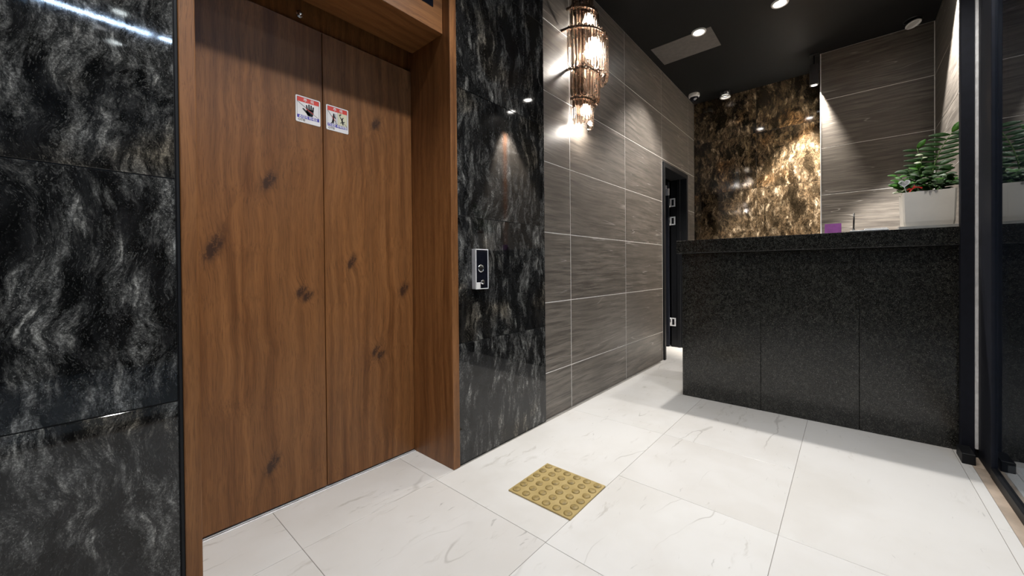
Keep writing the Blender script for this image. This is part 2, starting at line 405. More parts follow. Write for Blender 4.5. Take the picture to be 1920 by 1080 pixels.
# ------------------------------------------------------------------ lift wall: black swirl granite panels
YM = 1.421
ZM = [0, .595, 1.220, 1.845, 2.470, ZC]
wf = tag(boxes('wall_lift', [(-1.5, .192, YM+.003, 1.9, 0, ZC), (1.222, 1.938, YM+.003, 1.9, 0, ZC), (.192, 1.222, 1.80, 1.9, 0, ZC)], M['dark_joint']),
         'black granite clad wall around the lift with swirling grey veins', 'wall', kind='structure')
for a, b in ((-1.5, -.75), (-.75, .190), (1.222, 1.938)):
    for c, d in zip(ZM, ZM[1:]):
        box('stone_panel', a+.001, b-.001, YM, YM+.02, c+.0015, d-.0015, M['lift_stone_b' if a > 1 else 'lift_stone'], wf, .0012)
box('edge_strip', .1905, .1985, YM-.006, YM+.03, 0, ZC, M['black_metal'], wf, .001)

# ------------------------------------------------------------------ the lift (door_1)
d1 = tag(empty('door_1', (.70, 1.42, 0)), 'walnut lift entrance with two centre-parting doors and deep frame', 'lift door', kind='structure')
YD = 1.73
box('jamb', .199, .237, 1.412, 1.79, 0, ZC, M['wood_v'], d1, .002)
box('jamb', 1.181, 1.2215, 1.412, 1.79, 0, ZC, M['wood_v'], d1, .002)
lin = box('lintel', .2375, 1.1805, 1.464, 1.714, 2.09, ZC, M['wood_h'], d1, .0015)
box('display_panel', .72, 1.126, 1.4615, 1.47, 2.193, 2.36, M['black_glass'], lin, .0008)
head = box('door_header', .2375, 1.1805, 1.745, 1.79, 2.0, ZC, M['wood_v'], d1, .001)
bm = bmesh.new(); lathe(bm, [(.0001, .016), (.006, .014), (.009, .008), (.010, 0), (.014, .002), (.014, -.004), (.0001, -.004)], 20, 'y')
obj('door_sensor', bm, M['steel'], head, (.640, 1.741, 2.043), True)
for x0, x1 in ((.2385, .7245), (.7275, 1.1795)):
    box('door_panel', x0, x1, YD, YD+.035, .009, 2.0, M['door_wood'], d1, .0015)
box('sill', .2375, 1.1805, 1.716, 1.765, -.01, .0015, M['alu'], d1, .0006)
box('sill_groove', .2375, 1.1805, 1.7235, 1.7275, .0012, .0019, M['black_metal'], d1, 0)

# ------------------------------------------------------------------ niche, back wall, right wall, front wall, ceiling
wn = tag(boxes('wall_niche', [(5.113, 5.2, .19, 1.52, 0, ZC)], M['dark_joint']), 'back niche wall of brown and gold granite panels behind the counter', 'wall', kind='structure')
for a, b in ((.192, .772), (.772, 1.432)):
    for c, d in zip(ZM, ZM[1:]): box('stone_panel', 5.10, 5.12, a+.001, b-.001, c+.001, d-.001, M['niche_stone'], wn, .001)
XB = 4.71
wb = tag(boxes('wall_back', [(XB+.0012, 5.1, -.62, .186, 0, ZC)], M['grout']), 'back wall of grey-brown tiles behind the plant and counter', 'wall', kind='structure')
for c, d in zip(ZT, ZT[1:]): box('tile', XB, XB+.008, -.547+g, .186-g, c+g, d-g, M['wall_tile'], wb, .0008)
tag(box('trim_1', XB-.003, XB+.03, .1865, .1915, 0, ZC, M['alu'], None, .0006), 'thin bright metal corner strip between granite niche and tiled back wall', 'trim', kind='structure')
wr = tag(boxes('wall_right', [(2.99, 5.1, -.66, -.5512, 0, ZC)], M['grout']), 'short right wall of tiles washed white by a downlight behind the glass partition', 'wall', kind='structure')
for a, b in ((2.99, 3.82), (3.82, XB)):
    for c, d in zip(ZT, ZT[1:]): box('tile', a+g, b-g, -.558, -.55, c+g, d-g, M['wall_tile'], wr, .0008)
tag(box('trim_2', 3.72, 3.79, -.55, -.5475, 1.155, 2.75, M['brown_edge'], None, .001), 'brown upright edge strip beside the washed right wall', 'trim', kind='structure')
tag(boxes('wall_front', [(-1.6, -1.5, -.66, 1.9, 0, ZC)], M['wall_tile']), 'dark wall behind the viewpoint, outside the picture', 'wall', kind='structure')
tag(boxes('wall_vestibule', [(-1.6, 3.1, -2.7, -2.6, 0, ZC), (-1.6, -1.5, -2.6, -.66, 0, ZC), (2.99, 3.1, -2.6, -.66, 0, ZC)], M['black_metal']), 'dark walls of the vestibule outside the glass partition', 'wall', kind='structure')
ceil = tag(boxes('ceiling', [(-1.6, 5.2, -.66, 1.9, ZC, ZC+.08), (-1.6, 3.1, -2.7, -.66, ZC, ZC+.08)], M['black_ceiling']), 'black ceiling with round downlights over the lobby', 'ceiling', kind='structure')
cp = empty('ceiling_panel', (3.72, 1.1, ZC))
tag(cp, 'flat grey ceiling panel near the left wall tiles', 'panel')
box('panel_face', 3.545, 3.90, .86, 1.368, ZC-.004, ZC, M['ceiling_panel'], cp, .001)
# room behind the black doorway
tag(boxes('wall_doorway_room', [(3.8, 3.9, 1.52, 2.8, 0, ZC), (3.9, 5.2, 2.7, 2.8, 0, ZC), (5.1, 5.2, 1.52, 2.7, 0, ZC), (3.8, 5.2, 1.52, 2.8, 2.5, 2.6)], M['black_metal']),
    'dark walls of the room through the black doorway', 'wall', kind='structure')

# ------------------------------------------------------------------ black doorway (door_2)
d2 = tag(empty('door_2', (4.4, 1.44, 0)), 'open black doorway with steel hinges in the tiled left wall', 'door', kind='structure')
box('jamb', DX0, DX0+.045, 1.415, 1.60, 0, DZ, M['black_metal'], d2, .002)
box('jamb', DX1-.045, DX1, 1.415, 1.60, 0, DZ, M['black_metal'], d2, .002)
box('door_head', DX0+.045, DX1-.045, 1.415, 1.60, DZ-.05, DZ, M['black_metal'], d2, .002)
box('door_stop', DX1-.062, DX1-.045, 1.490, 1.525, 0, DZ-.05, M['black_metal'], d2, .001)
leaf = box('door_leaf', DX1-.085, DX1-.045, 1.615, 2.36, .012, DZ-.06, M['navy_metal'], d2, .002)
for z in (1.735, 1.515, .30):
    h = box('hinge', DX1-.0475, DX1-.0445, 1.55, 1.60, z-.05, z+.05, M['black_metal'], d2, .0008)
    bm = bmesh.new()
    for l in ((-.0055, 0, -.003+1.55, 1.562, -.05, .05), (-.0055, 0, 1.591, 1.603, -.05, .05), (-.0055, 0, 1.562, 1.591, -.05, -.036), (-.0055, 0, 1.562, 1.591, .036, .05)):
        cube(bm, *l, (0, 1.575, 0))
    obj('hinge_plate', bm, M['alu'], h, (DX1-.0475, 1.575, z))
    bm = bmesh.new(); lathe(bm, [(.0001, -.054), (.007, -.052), (.007, .052), (.0001, .054)], 12)
    obj('hinge_knuckle', bm, M['steel'], h, (DX1-.052, 1.611, z), True)
c_ = boxes('door_closer', [(DX1-.11, DX1-.085, 1.63, 1.80, 1.90, 1.94)], M['silver_side'], leaf)
box('closer_arm', DX1-.105, DX1-.09, 1.60, 1.64, 1.82, 1.90, M['silver_side'], leaf, .002)

# ------------------------------------------------------------------ reception counter
XC = 3.0
ct = tag(empty('reception_counter', (3.3, .24, 0)), 'black flecked granite reception counter with a thick overhanging top', 'counter')
box('counter_body', 3.02, 3.58, -.452, .925, 0, 1.058, M['dark_joint'], ct, .001)
for a, b in ((.434, .932), (-.052, .434), (-.456, -.052)):
    box('front_panel', XC, 3.02, a+.0008, b-.0008, .001, 1.058, M['granite'], ct, .001)
box('side_panel', 3.0205, 3.58, .9255, .932, .001, 1.058, M['granite'], ct, .001)
box('countertop', 2.968, 3.60, -.458, .962, 1.060, 1.155, M['granite'], ct, .003, 2)

# ------------------------------------------------------------------ glass partition (window_1)
YG = -.497
w1 = tag(empty('window_1', (2.8, -.49, 0)), 'dark tinted glass partition with blue-black metal frame on the right', 'glass partition', kind='structure')
bm = bmesh.new(); cube(bm, -1.5, 2.73, YG-.001, YG+.0, .04, ZC, (1.0, YG, 1.5))
gp = obj('glass_pane', bm, M['glass'], w1, (1.0, YG, 1.5))
box('post', 2.945, 2.99, -.4785, -.431, 0, ZC, M['navy_metal'], w1, .002)
box('floor_shoe', 2.815, 2.944, -.460, -.416, 0, .050, M['black_metal'], w1, .002)
box('stile', 2.715, 2.925, -.535, -.487, 0, ZC, M['navy_metal'], w1, .002)
box('edge_strip', 2.93, 2.944, -.4868, -.4765, .045, ZC, M['alu'], w1, .0006)
box('bottom_rail', -1.5, 2.715, -.52, -.485, 0, .042, M['black_metal'], w1, .002)
tag(boxes('trim_3', [(2.945, 2.99, -.66, -.479, 0, ZC), (2.926, 2.945, -.66, -.4875, 0, ZC)], M['black_metal']), 'black infill upright between glass partition frame and right wall', 'trim', kind='structure')

# ------------------------------------------------------------------ ceiling fixtures
def downlight(x, y, mat, label, z=ZC, r=.048):
    t = tag(empty('downlight', (x, y, z)), label, 'downlight', 'round downlights in the black ceiling')
    bm = bmesh.new(); lathe(bm, [(r*.8, -.001), (r*.84, -.010), (r*1.15, -.012), (r*1.2, -.006), (r*1.2, 0)], 32)
    obj('trim_ring', bm, M['white_plastic'], t, (x, y, z), True)
    bm = bmesh.new(); R = lathe(bm, [(r*.8, -.004), (r*.5, -.007), (.0005, -.008)], 32); bm.faces.new(R[-1])
    obj('lens', bm, mat, t, (x, y, z), True)
LB = ['lit downlight over the lobby left of the viewpoint, nearer the lift', 'lit downlight over the lobby left of the viewpoint, nearer the glass',
      'lit downlight in front of the lift doors, nearer the doors', 'lit downlight in front of the lift doors, nearer the glass',
      'added unseen downlight that brightens the open floor in front of the counter',
      'glaring downlight over the counter nearest the crystal wall lamp', 'glaring downlight over the counter at the top edge of the picture',
      'lit downlight over the middle of the counter, above the picture', 'lit downlight over the plant beside the right wall, above the picture']
for (x, y, p), lb in zip(DOWN, LB): downlight(x, y, M['lamp'], lb)
for y, lb in ((-1.40, 'lit vestibule downlight outside the glass, nearer the glass'), (-1.99, 'lit vestibule downlight outside, farther beyond the light strip')): downlight(.257, y, M['lamp'], lb)

# dim double-ring downlight in the niche
t = tag(empty('niche_downlight', (4.965, 1.055, ZC)), 'small lit downlight with a hanging ring beside the security camera', 'downlight')
bm = bmesh.new(); lathe(bm, [(.050, 0), (.050, -.05), (.043, -.05), (.043, -.015)], 28); obj('housing', bm, M['black_plastic'], t, (4.965, 1.055, ZC), True)
bm = bmesh.new(); lathe(bm, [(.052, -.056), (.056, -.068), (.052, -.074), (.043, -.072), (.041, -.056), (.052, -.056)], 28); obj('ring', bm, M['white_plastic'], t, (4.965, 1.055, ZC), True)
bm = bmesh.new(); R = lathe(bm, [(.043, -.045), (.0005, -.048)], 28); bm.faces.new(R[-1]); obj('lens', bm, M['lamp_soft'], t, (4.965, 1.055, ZC), True)
for k in range(3):
    a = k*2*PI/3; bm = bmesh.new(); cube(bm, -.002, .002, -.002, .002, -.06, -.045); obj('ring_clip', bm, M['black_plastic'], t, (4.965+.048*math.cos(a), 1.055+.048*math.sin(a), ZC))

# unlit tilted gimbal ring spotlight
gx, gy = 4.574, -.412
t = tag(empty('gimbal_spotlight', (gx, gy, ZC)), 'unlit tilted ring spotlight in the ceiling above the plant', 'spotlight')
bm = bmesh.new(); lathe(bm, [(.060, 0), (.060, -.006), (.05, -.006), (.05, 0)], 28); obj('trim_ring', bm, M['black_plastic'], t, (gx, gy, ZC), True)
def tilted(bm, rot): bmesh.ops.transform(bm, matrix=rot, verts=bm.verts[:]); return bm
rot = Matrix.Rotation(math.radians(-16), 4, 'X') @ Matrix.Rotation(math.radians(8), 4, 'Y')
bm = bmesh.new(); lathe(bm, [(.048, 0), (.051, -.006), (.048, -.012), (.041, -.010), (.038, .004)], 28); obj('ring', tilted(bm, rot), M['white_plastic'], t, (gx, gy, ZC-.03), True)
bm = bmesh.new(); R = lathe(bm, [(.040, 0), (.02, .004), (.0005, .005)], 28); bm.faces.new(R[-1]); obj('lens', tilted(bm, rot), plain('frosted_lens', (.45, .44, .42), .4), t, (gx, gy, ZC-.03), True)
bm = bmesh.new(); lathe(bm, [(.042, .004), (.036, .03)], 24); obj('housing', tilted(bm, rot), M['black_plastic'], t, (gx, gy, ZC-.03), True)

# dome camera
cx, cy = 4.80, 1.345
t = tag(empty('dome_camera', (cx, cy, ZC)), 'white dome security camera with black eye on the ceiling by the doorway', 'security camera')
bm = bmesh.new(); lathe(bm, [(.058, 0), (.060, -.012), (.056, -.034), (.047, -.042), (.044, -.040)], 32); obj('housing', bm, M['white_plastic'], t, (cx, cy, ZC), True)
bm = bmesh.new(); lathe(bm, [(.045, -.040), (.043, -.056), (.034, -.072), (.018, -.083), (.0005, -.086)], 32); obj('dome', bm, M['black_glass'], t, (cx, cy, ZC), True)
bm = bmesh.new(); lathe(bm, [(.012, 0), (.012, .006), (.008, .008), (.0004, .006)], 16); tilted(bm, Matrix.Rotation(math.radians(-125), 4, 'Y')); obj('camera_lens', bm, M['silver_side'], t, (cx-.030, cy-.016, ZC-.070), True)

# dark cylinder spotlight on the niche edge
sx, sy = 4.688, .235
t = tag(empty('track_spotlight', (sx, sy, ZC)), 'dark square-bodied spotlight hanging above the gold granite corner', 'spotlight')
box('mount', sx-.035, sx+.035, sy-.035, sy+.035, ZC-.012, ZC, M['black_metal'], t, .002)
box('arm', sx-.008, sx+.008, sy-.008, sy+.008, ZC-.10, ZC-.012, M['black_metal'], t, .001)
box('body', sx-.032, sx+.032, sy-.034, sy+.034, ZC-.29, ZC-.10, plain('grey_black_paint', (.02, .02, .02), .45), t, .004, 2)
bm = bmesh.new(); R = lathe(bm, [(.024, -.002), (.0005, -.003)], 24); bm.faces.new(R[-1]); obj('lens', bm, M['lamp_soft'], t, (sx, sy, ZC-.29), True)

# LED line in the ceiling, seen only in reflections
for a, b, lb in ((-1.2, .46, 'long cool white LED strip in the vestibule ceiling outside the glass'), (.50, 1.6, 'second cool white LED strip outside, in line with the long one')):
    t = tag(empty('led_strip', ((a+b)/2, -1.6, ZC)), lb, 'light strip')
    box('channel', a, b, -1.618, -1.582, ZC-.008, ZC, M['alu'], t, .001)
    box('diffuser', a+.004, b-.004, -1.612, -1.588, ZC-.011, ZC-.006, M['led'], t, .001)

# ------------------------------------------------------------------ crystal wall lamp
SX = 2.355
sc = tag(empty('wall_sconce', (SX, YT, 2.1)), 'tiered wall lamp of hanging amber crystal rods on bronze rings', 'wall lamp')
bm = bmesh.new(); cube(bm, -.045, .045, -.025, 0, -.04, .92); obj('back_plate', bm, M['bronze'], sc, (SX, YT, 2.06))
def rod_mesh(h, w):
    bm = bmesh.new()
    prof = [(0, .0, .30), (0, .012, .8), (0, .03, 1.0), (0, h-.028, 1.0), (0, h-.012, .85), (0, h, .35)]
    n = 6; rings = []
    for _, z, s in prof:
        rings.append([bm.verts.new((w*s*math.cos(2*PI*k/n)*(1.15 if k % 2 else .75), w*s*math.sin(2*PI*k/n)*(1.15 if k % 2 else .75), -z)) for k in range(n)])
    for a, b in zip(rings, rings[1:]):
        for k in range(n): bm.faces.new((a[k], a[(k+1) % n], b[(k+1) % n], b[k]))
    bm.faces.new(rings[0]); bm.faces.new(rings[-1][::-1])
    return mesh_from(bm, 'crystal_rod', M['crystal'])
TIERS = [(.105, 2.975, 2.70, 13), (.143, 2.735, 2.545, 17), (.2066, 2.560, 2.270, 25), (.146, 2.325, 2.120, 18), (.103, 2.142, 1.945, 13)]
for r, z1, z0, n in TIERS:
    bm = bmesh.new()
    lathe(bm, [(r-.016, .002), (r-.006, .002), (r-.006, .020), (r-.016, .020), (r-.016, .002)], 28, 'z', PI, PI)
    ring = obj('tier_ring', bm, M['bronze'], sc, (SX, YT, z1-.03))
    bm = bmesh.new()
    for a in (PI+.5, 1.5*PI, 2*PI-.5): tube(bm, [(0, -.02, .008), ((r-.01)*math.cos(a), (r-.01)*math.sin(a), .008)], .004, 6)
    obj('spoke', bm, M['bronze'], ring, (SX, YT, z1-.03))
    h = z1-z0; me = rod_mesh(h, .0135)
    me2 = rod_mesh(h, .0125)
    for i in range(n):
        a = PI+.24 + (PI-.48)*(i+.5)/n
        o = bpy.data.objects.new('crystal_rod', me if i % 2 else me2); link(o, ring, (SX+r*math.cos(a), YT+r*math.sin(a), z1-(0 if i % 2 else .008))); o.rotation_euler.z = a
for k, (z, s, py) in enumerate(((2.45, .040, -.10), (2.05, .026, -.05), (2.66, .024, -.07))):
    bm = bmesh.new(); lathe(bm, [(.0005, s*1.9), (s*.6, s*1.3), (s, 0), (s*.75, -s*.9), (.0005, -s*1.25)], 16)
    b = obj('bulb', bm, M['bulb'], sc, (SX, YT+py, z), True)
    bm = bmesh.new(); lathe(bm, [(.0005, s*4.2), (.012, s*4.2), (.012, s*1.6), (.0005, s*1.6)], 14); obj('bulb_holder', bm, M['bronze'], b, (SX, YT+py, z), True)
for (z, p, py) in ((2.42, 17, -.04), (1.965, 9, -.06), (2.66, 6, -.04)):
    l = bpy.data.lights.new('sconce_light', 'POINT'); l.energy = p; l.color = (1, .92, .84); l.shadow_soft_size = .02
    o = bpy.data.objects.new('sconce_light', l); COL.objects.link(o); o.location = (SX, YT+py-.028, z-.01)

# ------------------------------------------------------------------ call panel
cpn = tag(empty('lift_call_panel', (1.36, YM, .96)), 'silver and black lift call panel on the granite beside the lift', 'call panel')
x0, x1, z0, z1, yf = 1.316, 1.403, .858, 1.060, 1.390
box('housing', x0, x1, yf+.002, YM, z0, z1, M['silver_side'], cpn, .002)
bm = bmesh.new()
for l in ((x0, x0+.003, yf-.001, yf+.004, z0, z1), (x1-.004, x1, yf-.001, yf+.004, z0, z1), (x0+.003, x1-.004, yf-.001, yf+.004, z1-.005, z1), (x0+.003, x1-.004, yf-.001, yf+.004, z0, z0+.004)): cube(bm, *l, (1.36, yf, .96))
obj('bezel', bm, M['alu'], cpn, (1.36, yf, .96))
box('face_plate', x0+.003, x1-.004, yf, yf+.003, z0+.004, z1-.005, M['black_glass'], cpn, .0004)
bx = 1.351
bm = bmesh.new(); lathe(bm, [(.0145, 0), (.0145, .003), (.0185, .003), (.0195, 0)], 24, 'y'); b = obj('call_button', bm, M['steel'], cpn, (bx, yf, .962), True)
bm = bmesh.new(); R = lathe(bm, [(.0145, .001), (.010, .003), (.0005, .003)], 24, 'y'); obj('button_cap', bm, M['black_plastic'], b, (bx, yf, .962), True)
bm = bmesh.new(); lathe(bm, [(.011, 0), (.011, .006), (.008, .008), (.0005, .008)], 20, 'y'); b = obj('key_switch', bm, M['steel'], cpn, (bx+.007, yf, .893), True)
box('key_slot', bx+.0055, bx+.0085, yf-.0085, yf-.0075, .888, .898, M['black_plastic'], b, 0)
box('label_plate', x0+.004, x0+.030, yf-.001, yf, .860, .892, M['white_card'], cpn, .0002)

# ------------------------------------------------------------------ stickers on the lift doors
def text_mesh(name, s, size, mat, parent, x, z, y, sx=1.0, align='CENTER', bold=0.0):
    cu = bpy.data.curves.new(name, 'FONT'); cu.body = s; cu.size = size; cu.align_x = align; cu.offset = bold; cu.resolution_u = 2
    tmp = bpy.data.objects.new('tmp', cu); COL.objects.link(tmp)
    dg = bpy.context.evaluated_depsgraph_get(); me = bpy.data.meshes.new_from_object(tmp.evaluated_get(dg)); bpy.data.objects.remove(tmp); bpy.data.curves.remove(cu)
    me.name = name; me.transform(Matrix(((sx, 0, 0, 0), (0, 0, 1, 0), (0, 1, 0, 0), (0, 0, 0, 1)))); me.flip_normals()
    me.materials.clear(); me.materials.append(mat)
    return link(bpy.data.objects.new(name, me), parent, (x, y, z))
def flat(name, polys, mat, parent, cx, cz, y, t=.0002):
    bm = bmesh.new()
    for p in polys: prism(bm, p, t)
    return obj(name, bm, mat, parent, (cx, y, cz))
def rect(a, b, c, d): return [(a, c), (b, c), (b, d), (a, d)]
def blob(pts): return pts
def rrect(w, h, r=.005, n=4):
    P = []
    for cx, cz, a0 in ((w/2-r, h/2-r, 0), (-w/2+r, h/2-r, PI/2), (-w/2+r, -h/2+r, PI), (w/2-r, -h/2+r, 1.5*PI)):
        for i in range(n+1): a = a0+PI/2*i/n; P.append((cx+r*math.cos(a), cz+r*math.sin(a)))
    return P
def capsule(ax, az, bx_, bz, r0, r1, n=5):
    a = math.atan2(bz-az, bx_-ax); P = []
    for i in range(n+1): t = a+PI/2+PI*i/n; P.append((ax+r0*math.cos(t), az+r0*math.sin(t)))
    for i in range(n+1): t = a-PI/2+PI*i/n; P.append((bx_+r1*math.cos(t), bz+r1*math.sin(t)))
    return P
def circle(cx, cz, r, n=12): return [(cx+r*math.cos(2*PI*i/n), cz+r*math.sin(2*PI*i/n)) for i in range(n)]
def sticker(cx, cz, lower, right, label):
    s = tag(empty('warning_sticker', (cx, YD, cz)), label, 'sticker', 'warning stickers on the lift doors')
    y = YD-.0006; w, h = .0995, .1105
    flat('sticker_edge', [rrect(w+.002, h+.002)], M['sticker_black'], s, cx, cz, y+.0002, .0003)
    base = flat('sticker_base', [rrect(w, h)], M['sticker_white'], s, cx, cz, y, .0004)
    L, R_, T, B = -.0435, .0435, .0495, -.0375
    flat('border', [rect(L-.001, L, B, T), rect(R_, R_+.001, B, T), rect(L, R_, T, T+.001)], M['sticker_black'], s, cx, cz, y-.0003)
    flat('red_band', [rect(L, R_, .031, T)], M['sticker_red'], s, cx, cz, y-.0003)
    flat('blue_band', [rect(L, R_, B, -.0245)], M['sticker_blue'], s, cx, cz, y-.0003)
    for ch, dx in (('주', -.012), ('의', .016)): text_mesh('letter', ch, .0165, M['sticker_white'], s, cx+dx, cz+.0345, y-.0006, 1.0, 'CENTER', .0004)
    text_mesh('lettering', lower, .0130, M['sticker_white'], s, cx, cz-.0360, y-.0006, 1.0, 'CENTER', .0004)
    text_mesh('lettering', 'OTIS', .0125, M['sticker_black'], s, cx-.041, cz-.0490, y-.0003, 1.05, 'LEFT', .0003)
    bk = M['sticker_black']
    if not right:
        hand = [capsule(-.020, .003, .002, -.014, .0032, .006), [(-.006, -.018), (.019, -.018), (.0215, -.004), (.021, .006), (-.006, .006), (-.009, -.006)]]
        for fx, top, lean in ((-.0035, .020, -.003), (.004, .0245, -.001), (.0115, .0235, .0005), (.0185, .0185, .002)): hand.append(capsule(fx, .003, fx+lean, top, .0035, .003))
        hand.append(capsule(.000, -.0185, .014, -.0185, .0042, .0042))
        flat('hand_symbol', hand, bk, s, cx, cz, y-.0003)
        ln = [(L, .0295), (L, .031), (R_, -.0230), (R_, -.0245)]
        flat('strike_line', [[(L, .030), (L+.001, .031), (R_, -.0235), (R_-.001, -.0245)]], bk, s, cx, cz, y-.0005)
        flat('strike_line', [[(-.0105, .0065), (-.0095, .0085), (.0215, -.0095), (.0205, -.0115)]], M['sticker_red'], s, cx, cz, y-.0007)
    else:
        flat('cream_field', [rect(.001, R_, -.0245, .031)], M['sticker_cream'], s, cx, cz, y-.0003)
        flat('door_line', [rect(-.0085, -.0065, -.024, .023), rect(0, .0008, -.0245, .031)], bk, s, cx, cz, y-.0005)
        man = [circle(-.0165, .0185, .0038), capsule(-.0165, .012, -.0185, -.003, .0048, .004), capsule(-.0185, -.003, -.0245, -.021, .0032, .0022), capsule(-.0175, -.003, -.0185, -.021, .0032, .0022), capsule(-.0145, .011, -.0095, .002, .002, .0016), capsule(-.028, -.022, -.0235, -.0215, .0018, .0018)]
        flat('leaning_man_symbol', man, bk, s, cx, cz, y-.0005)
        fall = [circle(.0245, -.0165, .0033), capsule(.023, -.010, .020, .004, .0042, .0036), capsule(.020, .004, .0125, .012, .0026, .002), capsule(.0205, .004, .0255, .013, .0026, .002), capsule(.0215, -.008, .0125, -.0125, .0018, .0014), capsule(.025, -.008, .0325, -.003, .0018, .0014), capsule(.010, .022, .016, .026, .0025, .002), capsule(.010, .022, .011, .016, .0022, .0014)]
        flat('falling_man_symbol', fall, bk, s, cx, cz, y-.0005)
        flat('strike_line', [[(L, .030), (L+.001, .031), (-.0005, -.0235), (-.0015, -.0245)], [(.024, -.006), (.025, -.005), (R_, -.0235), (R_-.001, -.0245)]], bk, s, cx, cz, y-.0007)
        flat('strike_line', [[(-.0265, .009), (-.0258, .0105), (-.010, -.0100), (-.0107, -.0115)]], M['sticker_red'], s, cx, cz, y-.0009)
sticker(.6655, 1.6405, '손대지 마세요', False, 'red and blue sticker with a black hand on the left lift door')
sticker(.790, 1.639, '기대면 추락위험', True, 'red and blue sticker with leaning and falling men on the right lift door')

# ------------------------------------------------------------------ tactile floor tile
TC = Vector((1.372, .950, 0)); ang = math.radians(1.0)
tt = tag(empty('tactile_tile', TC), 'square ochre tactile floor tile with rows of raised round domes', 'floor tile')
tile_rot = ang
bm = bmesh.new(); cube(bm, -.146, .146, -.155, .155, 0, .006); bmesh.ops.bevel(bm, geom=bm.edges[:], offset=.001, segments=1, affect='EDGES')
obj('plate', bm, M['yellow'], tt, TC)
bm = bmesh.new(); R = lathe(bm, [(.0175, 0), (.0165, .003), (.012, .0045), (.0004, .005)], 16); dome_me = mesh_from(bm, 'dome', M['dome_yellow'], True)
for i in range(6):
    for j in range(6): link(bpy.data.objects.new('dome', dome_me), tt, TC+Vector((-.121+i*.0484, -.129+j*.0516, .006)))
tt.rotation_euler.z = tile_rot

# ------------------------------------------------------------------ things on the counter
ZT0 = 1.155
tr = tag(empty('plant_tray', (3.10, -.335, ZT0)), 'pale grey tray under the cream planter on the counter', 'tray')
box('tray_plate', 3.005, 3.225, -.444, -.215, ZT0, ZT0+.010, M['tray'], tr, .002, 2)
bm = bmesh.new()
for l in ((3.005, 3.011, -.444, -.215, 0, .016), (3.219, 3.225, -.444, -.215, 0, .016), (3.011, 3.219, -.444, -.438, 0, .016), (3.011, 3.219, -.221, -.215, 0, .016)): cube(bm, l[0], l[1], l[2], l[3], ZT0+.009, ZT0+.016, (3.1, -.335, ZT0))
obj('tray_rim', bm, M['tray'], tr, (3.1, -.335, ZT0))
P0 = Vector((3.115, -.3305, ZT0+.0105))
pp = tag(empty('potted_plant', P0), 'bushy green plant with one tall feathered stem in a square cream pot', 'potted plant')
def pot():
    bm = bmesh.new(); prof = [(.090, .0), (.094, .03), (.096, .10), (.098, .188), (.098, .193), (.092, .193), (.090, .165)]; rings = []
    for r, z in prof:
        ring = []
        for qx, qy in ((1, 1), (-1, 1), (-1, -1), (1, -1)):
            c = .007
            a = [(r-c, r), (r, r-c)] if (qx*qy < 0) else [(r, r-c), (r-c, r)]
            for u, v in a: ring.append(bm.verts.new((qx*u, qy*v*1.02, z)))
        rings.append(ring)
    for a, b in zip(rings, rings[1:]):
        for k in range(8): bm.faces.new((a[k], a[(k+1) % 8], b[(k+1) % 8], b[k]))
    bm.faces.new(rings[0][::-1]); return bm
obj('pot', pot(), M['pot'], pp, P0)
box('soil', P0.x-.089, P0.x+.089, P0.y-.09, P0.y+.09, P0.z+.10, P0.z+.172, M['soil'], pp, .004)
def leaf_mesh(l, wd, mat, fold=.25):
    bm = bmesh.new(); n = 6; rows = []
    for i in range(n+1):
        t = i/n; ww = wd*math.sin(PI*min(1, t*.93+.03))**.8*(1-.25*t); dz = -.18*l*t*t
        rows.append([bm.verts.new((t*l, -ww, dz+fold*ww)), bm.verts.new((t*l, 0, dz)), bm.verts.new((t*l, ww, dz+fold*ww))])
    for a, b in zip(rows, rows[1:]):
        bm.faces.new((a[0], a[1], b[1], b[0])); bm.faces.new((a[1], a[2], b[2], b[1]))
    e = bmesh.ops.extrude_face_region(bm, geom=bm.faces[:]); bmesh.ops.translate(bm, vec=(0, 0, -.0007), verts=[v for v in e['geom'] if isinstance(v, bmesh.types.BMVert)])
    return mesh_from(bm, 'leaf', mat, True)
LM = {k: leaf_mesh(1.0, .26, M[k]) for k in ('leaf', 'leaf_light', 'leaf_pale')}
LN = {k: leaf_mesh(1.0, .17, M[k], .15) for k in ('leaf', 'leaf_light', 'leaf_pale')}
def add_leaf(st, p, direc, l, me, up=Vector((0, 0, 1))):
    d = Vector(direc).normalized(); y = up.cross(d)
    if y.length < .05: y = Vector((0, 1, 0)).cross(d)
    y.normalize(); z = d.cross(y)
    o = bpy.data.objects.new('leaf', me); link(o, st, p); o.rotation_euler = Matrix((d, y, z)).transposed().to_euler(); o.scale = (l, l, l)
rnd = random.Random(4)
def stem(pts, r=.003):
    bm = bmesh.new(); p0 = Vector(pts[0]); tube(bm, [Vector(p)-p0 for p in pts], [r*(1-.6*i/(len(pts)-1)) for i in range(len(pts))], 6)
    return obj('stem', bm, M['stem'], pp, p0, True)
def curve(a, b, bend, n=7):
    a, b = Vector(a), Vector(b); m = (a+b)/2+Vector(bend)
    return [a*(1-t)**2+m*2*t*(1-t)+b*t*t for t in [i/n for i in range(n+1)]]
ZS = P0.z+.170
